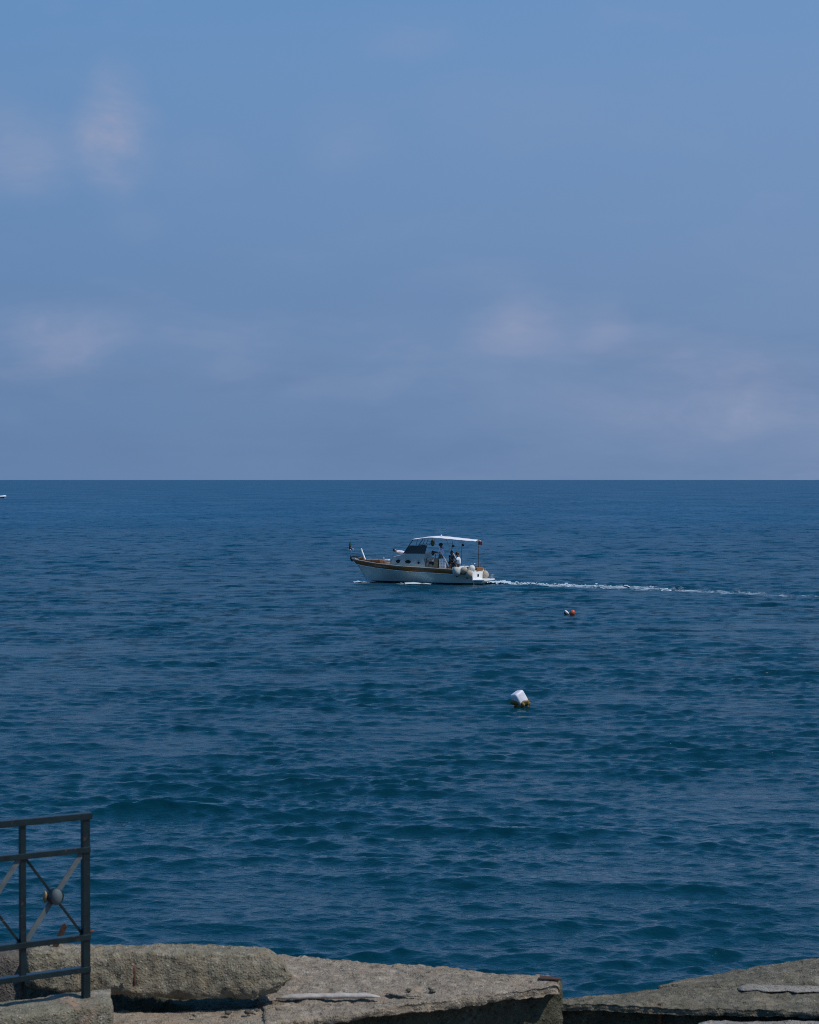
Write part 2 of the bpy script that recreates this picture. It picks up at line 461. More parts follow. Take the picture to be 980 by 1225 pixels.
    fl = w.math('ADD', w.math('MULTIPLY', w.noise(w.vec('MULTIPLY', o, (.9, .75, 1)), 1.0, 5, .7, .6), .62), w.math('MULTIPLY', w.noise(w.vec('MULTIPLY', o, (1, .6, 1)), 4.5, 4, .7), .38))
    foam = w.rng(w.math('ADD', fl, w.math('MULTIPLY', aer, .52)), .66, .90, 0, .74, True)
    foam = w.math('MULTIPLY', foam, w.rng(aer, 0.0, .12, 0, 1))
    froth = w.n('ShaderNodeBsdfDiffuse', {'Color': (.50, .58, .63, 1)}).outputs[0]
    mixn = w.n('ShaderNodeMixShader', {0: foam, 1: mixn, 2: froth}).outputs[0]
    out = [n for n in w.t.nodes if n.type == 'OUTPUT_MATERIAL'][0]
    w.t.links.new(mixn, out.inputs['Surface'])
    me.materials.append(m)
    ob = bpy.data.objects.new('sea', me); C.objects.link(ob)
    tag(ob, 'dark blue choppy sea stretching to the horizon', None, None, 'structure')


build_sea()


def sea_z(x, y):
    sp = np.full(1, .0020 * y)
    return float(sea_height(np.array([x]), np.array([y]), sp)[0][0])


def foam_patch(mb, cx, cy, keep, nx, ny, sx, sy, ox, oy, lift):
    """ragged flecks of foam on the water where keep(x, y) says so"""
    gx, gy = np.meshgrid(np.arange(nx) * sx + ox, np.arange(ny) * sy + oy)
    X = gx + cx; Y = gy + cy
    sp = np.full(X.shape, .0020 * float(Y.mean()))
    Z, dx, dy, _ = sea_height(X.ravel(), Y.ravel(), sp.ravel())
    Z = Z.reshape(X.shape)
    P = [[Vector((X[j, i] + random.uniform(-.3, .3) * sx, Y[j, i] + random.uniform(-.3, .3) * sy,
                  Z[j, i] + .02 + lift(X[j, i], Y[j, i]))) for i in range(nx)] for j in range(ny)]
    for j in range(ny - 1):
        for i in range(nx - 1):
            if keep(X[j, i], Y[j, i]):
                mb.add([P[j][i], P[j][i + 1], P[j + 1][i + 1], P[j + 1][i]], [(0, 1, 2, 3)], True)


def build_wake():
    mb = MB()
    wx = [p.x for p in WAKE]; wy = [p.y for p in WAKE]
    x0, x1 = wx[0] - .3, wx[0] + 13
    def mid(x): return float(np.interp(x, wx, wy))
    def keep(x, y):
        a = x - wx[0]; d = y - mid(x)
        half = .9 + .17 * min(a, 8)
        if a < .2 or abs(d) > half * 1.6: return False
        edge = max(0, 1 - (abs(d) / (half * 1.6)) ** 2)
        dens = .80 * math.exp(-a / 5.0) + .16
        n = .5 + .30 * noise.fractal(Vector((x * .9, y * .8, 0)), 1.0, 2.0, 3) + .40 * noise.noise(Vector((x * 4.6, y * 3.0, 3))) + .25 * (random.random() - .5)
        return n < dens * edge * .95 + (.2 if a < 1.5 else 0)
    def lift(x, y):
        a = x - wx[0]
        return .01 + .06 * random.random() * (.6 + math.exp(-a / 5)) + .05 * math.exp(-a / 4) * (1 + noise.noise(Vector((x * 1.6, y * 1.6, 9))))
    n = int((x1 - x0) / .11)
    for s in range(0, n, 30):
        xa = x0 + s * .11
        foam_patch(mb, xa, mid(xa + 1.6), keep, 32, 40, .11, .19, 0, -3.8, lift)
    ob = mb.build('wake_foam', 'foam')
    tag(ob, 'broken white wake trailing behind the wooden motor boat', None, None, 'stuff')


build_wake()


# ------------------------------------------------------------------ broken concrete shore
def block(name, corners, cell, mat, parent=None, rough=.02, rnd=.03, seed=0.0, coarse=1.6, sag=None, fine=.007):
    """a worn concrete block: eight corners (bottom four then top four, each front-left, front-right, back-right, back-left),
    faces gridded, edges rounded, surface broken by noise"""
    c = [Vector(p) for p in corners]
    lx = max((c[1] - c[0]).length, (c[5] - c[4]).length); ly = max((c[3] - c[0]).length, (c[2] - c[1]).length); lz = (c[4] - c[0]).length
    nx, ny, nz = (max(2, int(l / cell)) for l in (lx, ly, lz))
    key = {}; vs = []; fs = []
    def pos(i, j, k):
        u, v, w = i / nx, j / ny, k / nz
        b = (c[0] * (1 - u) + c[1] * u) * (1 - v) + (c[3] * (1 - u) + c[2] * u) * v
        t = (c[4] * (1 - u) + c[5] * u) * (1 - v) + (c[7] * (1 - u) + c[6] * u) * v
        p = b * (1 - w) + t * w
        # round the edges: pull points near two or more faces inwards
        du, dv, dw = min(u, 1 - u) * lx, min(v, 1 - v) * ly, min(w, 1 - w) * lz
        q = Vector((seed, seed * 2, seed * 3))
        chip = max(.006, rnd * (1 + 1.1 * noise.noise(p * 2.3 + q) + .5 * noise.noise(p * 6 + q)))
        lim = .49
        ds = [max(0, min(chip, lim * L) - d) for d, L in ((du, lx), (dv, ly), (dw, lz))]
        ce = min(chip, lim * min(lx, ly, lz)); L = math.sqrt(sum(x * x for x in ds))
        if L > ce > 0:
            k = ce / L - 1
            ax = (c[1] - c[0]).normalized(); ay = (c[3] - c[0]).normalized(); az = (c[4] - c[0]).normalized()
            p = p + ax * (ds[0] * k * (1 if u > .5 else -1)) + ay * (ds[1] * k * (1 if v > .5 else -1)) + az * (ds[2] * k * (1 if w > .5 else -1))
        n = Vector((noise.fractal(p * coarse * 2 + q, .8, 2.1, 6), noise.fractal(p * coarse * 2 + q + Vector((9, 3, 1)), .8, 2.1, 6),
                    noise.fractal(p * coarse * 2 + q + Vector((4, 7, 2)), .8, 2.1, 6)))
        p = p + n * rough + Vector((noise.noise(p * 19 + q), noise.noise(p * 19 - q), noise.noise(p * 17 + q))) * fine + Vector((noise.noise(p * 43 + q), noise.noise(p * 43 - q), noise.noise(p * 41 + q))) * fine * .7
        if sag: p = sag(p, u, v, w)
        return p
    def vid(i, j, k):
        if (i, j, k) not in key: key[(i, j, k)] = len(vs); vs.append(pos(i, j, k))
        return key[(i, j, k)]
    def face(a, b, cc, d): fs.append((vid(*a), vid(*b), vid(*cc), vid(*d)))
    for i in range(nx):
        for j in range(ny):
            face((i, j, nz), (i + 1, j, nz), (i + 1, j + 1, nz), (i, j + 1, nz))
            face((i, j, 0), (i, j + 1, 0), (i + 1, j + 1, 0), (i + 1, j, 0))
    for i in range(nx):
        for k in range(nz):
            face((i, 0, k), (i + 1, 0, k), (i + 1, 0, k + 1), (i, 0, k + 1))
            face((i, ny, k), (i, ny, k + 1), (i + 1, ny, k + 1), (i + 1, ny, k))
    for j in range(ny):
        for k in range(nz):
            face((0, j, k), (0, j, k + 1), (0, j + 1, k + 1), (0, j + 1, k))
            face((nx, j, k), (nx, j + 1, k), (nx, j + 1, k + 1), (nx, j, k + 1))
    mb = MB(); mb.add(vs, fs, True)
    return mb.build(name, mat, parent)


def ext(a, b, k): return a + (b - a) * k      # carry an edge on beyond the frame


def down(p, h): return Vector((p.x, p.y, p.z - h))


def slab8(fl, fr, br, bl, th):
    t = [Vector(p) for p in (fl, fr, br, bl)]
    return [down(p, th) for p in t] + t


# flat pebbled ledge that carries the broken beam
LZ = 3.90
ledge = block('concrete_ledge', slab8(at(318, 1228, z=LZ), at(672, 1182, z=LZ), at(671, 1171.5, z=LZ), at(285, 1139, z=LZ), .055), .014, 'concrete_ledge', None,
              .013, .03, 2.0, 1.6, None, .011)
block('dark_base', [p + Vector((.0, -.012, 0)) for p in slab8(at(316, 1229, z=LZ - .045), at(674, 1184, z=LZ - .045), at(673, 1174, z=LZ - .045), at(20, 1152, z=LZ - .045), .75)],
      .018, 'concrete_olive', ledge, .018, .03, 2.6, 1.6, None, .009)  # base block in a darker olive tone than the thin ledge top
tag(ledge, 'flat pebbled concrete ledge ending at a drop to the sea, right of the broken beam', 'concrete slab')
mb = MB(); a = at(646, 1174, z=LZ + .014); b = at(672, 1175.5, z=LZ + .008)
mb.prism([a, b, b + Vector((.0, .05, 0)), a + Vector((.01, .07, .004))], (0, 0, .008)); mb.build('rusty_plate', 'rust_dark', ledge)
front = block('concrete_sill', slab8(at(60, 1250, z=LZ - .02), at(330, 1240, z=LZ - .02), at(318, 1205, z=LZ - .01), at(60, 1217, z=LZ - .01), .6), .02, 'concrete_ledge', None,
              .016, .03, 23.0)
tag(front, 'pale stained concrete sill in front of the dark gap under the broken beam', 'concrete slab')

# thick broken beam lying on it, undercut so a dark gap shows below
def undercut(p, u, v, w):
    if w < .5 and v < .6:
        p = p + Vector((0, 0, (.5 - w) * .07 * noise.noise(p * 5)))
    # a crack along the top near the left, and a spalled lower front
    if .26 < u < .42 and w > .75 and v < .6:
        line = .22 + .25 * math.sin((u - .26) * 18) + .05 * noise.noise(p * 9)
        p = p - Vector((0, 0, .035 * max(0, 1 - abs(v - line) / .07)))
    if u > .84:
        f = ((u - .84) / .16) ** 2
        p = p - Vector((.06 * f * abs(w - .6), 0, (w - .5) * .16 * f))
    if v < .1 and w < .45:
        p = p + Vector((0, .035 * max(0, noise.noise(p * 3.1 + Vector((3, 1, 8)))) * (1 - w / .45), 0))
    return p
bz = 4.02
bf = [at(26, 1189, Y=12.05), at(346, 1202, Y=12.3)]
fl, fr = bf
tl, tr = at(26, 1140, Y=12.10), at(350, 1146, Y=12.36)
bl, br = at(26, 1128, Y=12.46), at(340, 1133, Y=12.62)
beam = block('concrete_beam', [fl, fr, Vector((br.x, br.y, fr.z)), Vector((bl.x, bl.y, fl.z)), tl, tr, br, bl], .013, 'concrete_beam', None,
             .014, .05, 4.0, 2.2, undercut, .010)
tag(beam, 'thick broken concrete beam lying on the ledge with a dark gap beneath', 'concrete beam')
mb = MB()
p0 = at(64, 1136, Y=12.30); p1 = at(75, 1109, Y=12.32)
mb.prism([p0 + Vector((-.018, 0, 0)), p0 + Vector((.018, 0, 0)), p1 + Vector((.020, 0, -.01)), p1 + Vector((.008, 0, .012)), p1 + Vector((-.012, 0, .004))], (0, .012, 0))
mb.build('rusty_bar', 'rust_dark', beam)
mb = MB(); a = at(160, 1158, Y=12.12); b = at(158.5, 1182, Y=12.10)
mb.tube([a, (a + b) / 2 + Vector((.004, 0, 0)), b], .008, 7)
mb.build('rusty_bar', 'rust', beam)

# brown block further left behind the railing
fl, fr = at(-470, 1222, Y=11.9), at(27, 1215, Y=12.12)
tl, tr = at(-470, 1146, Y=11.95), at(24, 1143, Y=12.16)
bl, br = at(-470, 1138, Y=12.35), at(24, 1136, Y=12.5)
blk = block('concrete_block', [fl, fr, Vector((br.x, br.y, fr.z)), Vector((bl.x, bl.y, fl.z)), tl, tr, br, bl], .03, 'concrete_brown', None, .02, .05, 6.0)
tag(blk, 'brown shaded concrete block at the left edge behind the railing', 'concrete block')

# kerb that carries the railing
KZ = 4.19
ca, sa = math.cos(R(27)), math.sin(R(27))
def kerb_pt(s, off): return Vector((-1.797 - ca * s + sa * off * .9, 11.55 - sa * s - ca * off, KZ))
kerb = block('concrete_kerb', slab8(kerb_pt(2.6, .30), kerb_pt(0.0, .30), kerb_pt(-.085, -.06), kerb_pt(2.6, -.06), .9), .024, 'concrete_kerb', None, .010, .014, 7.7)
tag(kerb, 'stained concrete kerb block with the metal railing standing on it', 'concrete kerb')

# pale strips and chips on the ledge
def strip(name, pts, w, h, mat, label, seed):
    mb = MB(); rows = []
    for i, p in enumerate(pts):
        p = Vector(p)
        ww = w * (1 + .25 * noise.noise(Vector((i * .9, seed, 0)))); hh = h * (1 + .3 * noise.noise(Vector((i * .7, seed, 5))))
        e = min(1, .35 + .4 * min(i, len(pts) - 1 - i)); ww *= e; hh *= e
        ring = []
        for an in range(10):
            a = 2 * PI * an / 10
            ring.append(p + Vector((0, math.cos(a) * ww, hh * .5 + math.sin(a) * hh * .5)))
        rows.append(ring)
    mb.grid(rows, True, True)
    mb.add(rows[0], [tuple(range(10))]); mb.add(rows[-1], [tuple(range(10))])
    o = mb.build(name, mat); tag(o, label, 'debris'); return o
def along(a, b, n, wob):
    return [a.lerp(b, i / (n - 1)) + Vector((0, wob * noise.noise(Vector((i * .6, a.x, 0))), 0)) for i in range(n)]
strip('mortar_strip', along(at(330, 1198, z=LZ + .014), at(455, 1196, z=LZ + .014), 14, .02), .030, .032, 'plank',
      'long pale strip of broken mortar lying on the ledge right of the beam', 1.0)
strip('mortar_fragment', along(at(462, 1192, z=LZ + .008), at(506, 1196, z=LZ + .008), 8, .03), .03, .018, 'concrete_ledge',
      'short brownish mortar fragment lying just right of the long pale strip', 2.0)
CHIP = ['brown chip on the pale sill, leftmost of the row under the beam end', 'largest brown concrete chip on the pale sill under the beam end',
        'brown concrete chip just right of the largest one on the pale sill', 'brown concrete chip nearest the left end of the long mortar strip',
        'dark chip on the pebbled ledge just beyond the short mortar fragment', 'larger dark chip on the pebbled ledge right of the short mortar fragment',
        'small dark chip touching the larger dark one on the pebbled ledge', 'tiny brown chip at the shaded edge of the pale sill near the kerb']
for i, (px, py, s) in enumerate(((272, 1214, .022), (296, 1213, .026), (306, 1211, .016), (332, 1210, .016), (489, 1187, .018), (518, 1188, .022), (515, 1185, .014), (232, 1217, .016))):
    p = at(px, py, z=LZ + .012)
    o = MB().ball(p, (s, s * .8, s * .6), 8, 6, None, .5, i * 3.3).build('concrete_chip', 'concrete_brown' if i < 4 else 'concrete_dark')
    tag(o, CHIP[i], 'debris', 'chips on the ledge')

# right-hand slabs: a low one and a wedge lying over its back
RZ = 3.75
low = block('concrete_slab', slab8(at(660, 1203, z=RZ), ext(at(660, 1203, z=RZ), at(1060, 1216, z=RZ), 1.9), ext(at(660, 1198, z=RZ), at(1060, 1160, z=RZ), 1.9), at(660, 1198, z=RZ), .045), .014, 'concrete_dark', None, .011, .02, 9.0, 1.6, None, .009)
block('dark_base', slab8(at(655, 1205, z=RZ - .04), ext(at(655, 1205, z=RZ - .04), at(1060, 1217, z=RZ - .04), 1.9), ext(at(655, 1199.5, z=RZ - .04), at(1060, 1160, z=RZ - .04), 1.9), at(655, 1199.5, z=RZ - .04), .40), .018, 'concrete_olive', low, .016, .03, 9.7)  # same darker olive base below the slab's top layer
tag(low, 'low mossy concrete slab running right from the gap, its outer end over the sea', 'concrete slab')
mb = MB(); a = at(790, 1202, z=RZ + .01); b = down(a, .17)
mb.box((a + b) / 2 + Vector((0, -.012, 0)), (.022, .02, .17), None, .003); mb.build('rusty_bar', 'rust', low)
fl, fr = at(786, 1186, Y=13.42), at(1080, 1187, Y=13.3)
tl, tr = at(788, 1181.0, Y=13.44), at(1080, 1180, Y=13.32)
br, bl = at(1080, 1131, Y=13.95), at(800, 1178.0, Y=13.75)
wedge = block('concrete_wedge', [down(fl, .07), down(fr, .07), Vector((br.x, br.y, fr.z - .07)), Vector((bl.x, bl.y, fl.z - .09)), tl, tr, br, bl], .016, 'concrete_dark', None, .012, .02, 12.0,
              1.6, lambda p, u, v, w: p + Vector((0, 0, w * v * .012 * math.sin(u * PI))))
e1, e2, e3, e4 = (p + Vector((1.9, 0, 0)) for p in (down(fr, .07), Vector((br.x, br.y, fr.z - .07)), tr, br))
block('wedge_extension', [down(fr, .07), e1, e2, Vector((br.x, br.y, fr.z - .07)), tr, e3, e4, br], .03, 'concrete_dark', wedge, .012, .01, 12.0)
tag(wedge, 'sloping concrete wedge rising to the right edge above the low mossy slab', 'concrete slab')
strip('pale_mortar_line', along(at(884, 1186, z=RZ - .004), at(1010, 1188, z=RZ - .004), 18, .07), .09, .022, 'mortar_pale',
      'pale mortar line along the foot of the sloping concrete wedge', 5.0)
foot = block('concrete_footing', slab8(at(800, 1250, z=3.73), at(1480, 1250, z=3.73), at(1480, 1221, z=3.73), at(835, 1224, z=3.73), .5), .03, 'mortar_pale', None, .015, .04, 15.0)
tag(foot, 'pale concrete footing under the low mossy slab at the lower right', 'concrete slab')

# sea wall and quay beneath, mostly hidden
wall = block('sea_wall', [(-9, 5, -1.5), (9, 5, -1.5), (9, 13.0, -1.5), (-9, 13.3, -1.5), (-9, 5, 3.14), (9, 5, 3.14), (9, 12.7, 3.14), (-9, 12.8, 3.14)], .25, 'concrete_dark', None, .05, .1, 20.0)
tag(wall, 'old concrete sea wall under the broken slabs', 'wall')
q = MB().box((0, -6, 1.5), (60, 35, 3.26)).build('quay', 'concrete_ledge'); tag(q, None, None, None, 'structure')


# ------------------------------------------------------------------ railing
def build_railing():
    base = Vector((-1.852, 11.43, KZ)); a = R(32)
    root = empty('metal_railing', base, a, 'dark green metal railing with crossed bars and round boss on the kerb', 'railing')
    # local x runs along the railing (negative = towards the photo's left), y across, z up
    def post(x, z0, z1, s):
        MB().box((x, 0, (z0 + z1) / 2), (s, s, z1 - z0), None, .003).build('post', 'paint_green', root)
    post(0, -.01, 1.055, .042)
    bay = .379
    for i in range(1, 5): post(-bay * i, .175, 1.050, .033)
    ends = (-bay * 4.2, .021)
    for zt, h, w in ((1.060, .038, .052), (.866, .033, .050), (.366, .033, .052), (.180, .032, .052)):
        L = ends[1] - ends[0] + (.012 if zt > 1.0 else .0)
        MB().box((ends[0] + L / 2, -.004, zt - h / 2), (L, w, h), None, .003).build('rail', 'paint_green', root)
    for i in range(4):
        x0, x1 = -bay * (i + 1) + .016, -bay * i - .018
        z0, z1 = .367, .840
        zc, xc = (z0 + z1) / 2, (x0 + x1) / 2
        def bar(p, q, wid, th, mat):
            p, q = Vector(p), Vector(q); d = q - p; L = d.length
            rot = Matrix.Rotation(-math.atan2(d.z, d.x), 3, 'Y')
            MB().box((p + q) / 2, (L, th, wid), rot, .002).build('cross_bar', mat, root)
        bar((x0, -.010, z0), (x1, -.010, z1), .032, .008, 'pale_metal')  # this bar is paler than the one crossing it
        bar((x0, .012, z1), (x1, .012, z0), .014, .014, 'paint_green')
        boss = MB()
        boss.ball((xc, -.036, zc), (.034, .030, .047), 20, 14).build('boss', 'pale_metal', root)
        MB().tube([(xc, -.034, zc), (xc, .030, zc)], .046, 18).build('boss_collar', 'paint_green', root)
        MB().ball((xc - .052, .006, zc), (.012, .022, .036), 12, 8).build('boss_stud', 'brass', root)
    MB().tube([(.018, 0, .372), (.050, 0, .378)], .008, 8).build('hook', 'rust', root)


build_railing()


# ------------------------------------------------------------------ people
def skinned(chains, sub=1):
    """chains of (point, radius) grown into one surface; returns an evaluated mesh"""
    vs, es, rs, roots = [], [], [], []
    index = {}
    for ch in chains:
        prev = None
        for p, r in ch:
            k = tuple(round(c, 4) for c in p)
            if k not in index:
                index[k] = len(vs); vs.append(p); rs.append(r)
            i = index[k]
            if prev is not None and prev != i: es.append((prev, i))
            prev = i
    me = bpy.data.meshes.new('chain'); me.from_pydata(vs, es, [])
    ob = bpy.data.objects.new('chain', me); C.objects.link(ob)
    md = ob.modifiers.new('skin', 'SKIN'); md.use_smooth_shade = True; md.branch_smoothing = .4
    lay = me.skin_vertices[0].data
    # one root per connected component
    comp = list(range(len(vs)))
    def find(i):
        while comp[i] != i: i = comp[i]
        return i
    for a, b in es: comp[find(a)] = find(b)
    seen = set()
    for i in range(len(vs)):
        lay[i].radius = (rs[i], rs[i])
        c = find(i)
        lay[i].use_root = c not in seen
        seen.add(c)
    s = ob.modifiers.new('sub', 'SUBSURF'); s.levels = sub; s.render_levels = sub
    dg = bpy.context.evaluated_depsgraph_get()
    out = bpy.data.meshes.new_from_object(ob.evaluated_get(dg))
    bpy.data.objects.remove(ob); bpy.data.meshes.remove(me)
    return out


def mesh_obj(name, me, mat, parent):
    me.name = name; me.materials.clear(); me.materials.append(M[mat])
    for p in me.polygons: p.use_smooth = True
    o = bpy.data.objects.new(name, me); C.objects.link(o); o.parent = parent
    return o


def person(parent_mat, loc, face, J, skin, top, bottom, label, hair_long=False, sleeves=.55, group=None):
    """J: joints in the person's own frame (x forward, y left, z up from the support point)"""
    J = {k: Vector(v) for k, v in J.items()}
    pel, chest, neck, head = J['pelvis'], J['chest'], J['neck'], J['head']
    hd = (head - neck).normalized()
    ch = [[(pel, .125), (pel.lerp(chest, .5), .118), (chest, .135), (neck - hd * .03, .062), (neck + hd * .03, .056), (head - hd * .05, .078), (head + hd * .04, .098), (head + hd * .11, .060)]]
    top_ch = [[(pel.lerp(chest, .05), .175), (pel.lerp(chest, .5), .17), (chest, .185), (neck - hd * .06, .09)]]
    bot_ch = [[(pel.lerp(chest, .12), .152), (pel, .155)]]
    fwd_h = J.get('look', Vector((1, 0, 0))).normalized()
    for s, sy in (('l', 1), ('r', -1)):
        sh = chest.lerp(neck, .55) + J.get('across', Vector((0, 1, 0))) * (.19 * sy)
        hip = pel + J.get('across', Vector((0, 1, 0))) * (.095 * sy) - Vector((0, 0, .03))
        el, ha, kn, an = J['elbow_' + s], J['hand_' + s], J['knee_' + s], J['ankle_' + s]
        to = J['toe_' + s]
        fd = (ha - el).normalized()
        ch.append([(chest, .135), (sh, .058), (sh.lerp(el, .5), .050), (el, .041), (el.lerp(ha, .5), .038), (ha - fd * .02, .027), (ha + fd * .06, .032)])
        side = fd.cross(Vector((0, .2, 1))).normalized()
        for q in range(4):
            b = ha + fd * .085 + side * (-.03 + .02 * q)
            ch.append([(ha + fd * .06, .032), (b, .010), (b + fd * .035, .009), (b + fd * (.062 + .008 * (q in (1, 2))) - Vector((0, 0, .012)), .007)])
        tb = ha + fd * .02 + side * .035
        ch.append([(ha - fd * .02, .027), (tb, .011), (tb + fd * .03 + side * .022, .009), (tb + fd * .055 + side * .026, .007)])
        ch.append([(pel, .125), (hip, .088), (hip.lerp(kn, .5), .075), (kn, .056), (kn.lerp(an, .35), .054), (an, .036), (to.lerp(an, .5), .040), (to, .028)])
        e = sh.lerp(el, sleeves * 1.5 if sleeves < .6 else 1)
        top_ch.append([(chest, .185), (sh, .092), (sh.lerp(el, min(1, sleeves)), .084)])
        bot_ch.append([(pel, .155), (hip, .108), (hip.lerp(kn, .85), .086)])
    root = empty('person', loc, face, label, 'person', group)
    mesh_obj('body', skinned(ch), skin, root)
    mesh_obj('shirt', skinned(top_ch), top, root)
    mesh_obj('shorts', skinned(bot_ch), bottom, root)
    h = MB(); hc = head + hd * .045 - fwd_h * .022
    rows = []
    h.ball(hc + hd * .015 - fwd_h * (.02 * hair_long) - hd * (.04 * hair_long), (.108, .098 + .01 * hair_long, .115 + .05 * hair_long), 14, 10, None, .12, loc[0])
    o = h.build('hair', 'hair', root)
    sd_ = hd.cross(fwd_h).normalized()
    MB().ball(head + fwd_h * .108 - hd * .005, (.018, .014, .020), 8, 6).build('nose', skin, root)
    for s in (-1, 1):
        MB().ball(head + sd_ * (.096 * s), (.018, .010, .028), 8, 6).build('ear', skin, root)
        MB().ball(head + fwd_h * .094 + sd_ * (.034 * s) + hd * .030, .011, 8, 6).build('eye', 'black', root)
    MB().ball(head + fwd_h * .092 - hd * .048, (.008, .024, .006), 8, 6).build('mouth', 'black', root)
    return root


STAND = dict(pelvis=(0, 0, .95), chest=(-.04, 0, 1.28), neck=(-.04, 0, 1.50), head=(0, 0, 1.62), elbow_l=(.10, .30, 1.16), hand_l=(.36, .20, 1.20),
             elbow_r=(.10, -.30, 1.16), hand_r=(.36, -.20, 1.20), knee_l=(.04, .11, .50), ankle_l=(-.03, .12, .08), toe_l=(.14, .14, .03),
             knee_r=(.02, -.11, .50), ankle_r=(-.05, -.12, .08), toe_r=(.12, -.14, .03))
SIT = dict(pelvis=(0, 0, .12), chest=(-.03, 0, .45), neck=(.0, 0, .67), head=(.05, 0, .79), elbow_l=(.10, .28, .36), hand_l=(.33, .16, .26),
           elbow_r=(.10, -.28, .36), hand_r=(.33, -.14, .26), knee_l=(.44, .14, .14), ankle_l=(.44, .14, -.26), toe_l=(.60, .15, -.30),
           knee_r=(.44, -.14, .14), ankle_r=(.42, -.14, -.26), toe_r=(.58, -.15, -.30))
SIT_LEAN = dict(SIT, chest=(-.12, 0, .42), neck=(-.16, 0, .63), head=(-.14, 0, .76), elbow_l=(-.22, .30, .32), hand_l=(-.30, .28, .06))
SIT_LOW = dict(SIT, chest=(.06, 0, .42), neck=(.13, 0, .62), head=(.21, 0, .72))
LIE = dict(pelvis=(0, 0, .11), chest=(-.33, 0, .17), neck=(-.54, 0, .24), head=(-.66, 0, .30), across=(0, 1, 0), look=(.45, 0, .9), elbow_l=(-.30, .34, .10),
           hand_l=(-.06, .36, .06), elbow_r=(-.30, -.34, .10), hand_r=(-.06, -.36, .06), knee_l=(.36, .12, .30), ankle_l=(.60, .13, .05), toe_l=(.74, .14, .08),
           knee_r=(.44, -.11, .09), ankle_r=(.84, -.12, .06), toe_r=(.90, -.13, .18))


# ------------------------------------------------------------------ the wooden motor boat
BO = Vector((4.70, 137.5, 0.0)); BA = PI - R(22)
BM = Matrix.Translation(BO) @ Matrix.Rotation(BA, 4, 'Z')
def bw(u, v, w): return BM @ Vector((u, v, w))
def ip(x, xs, ys): return float(np.interp(x, xs, ys))


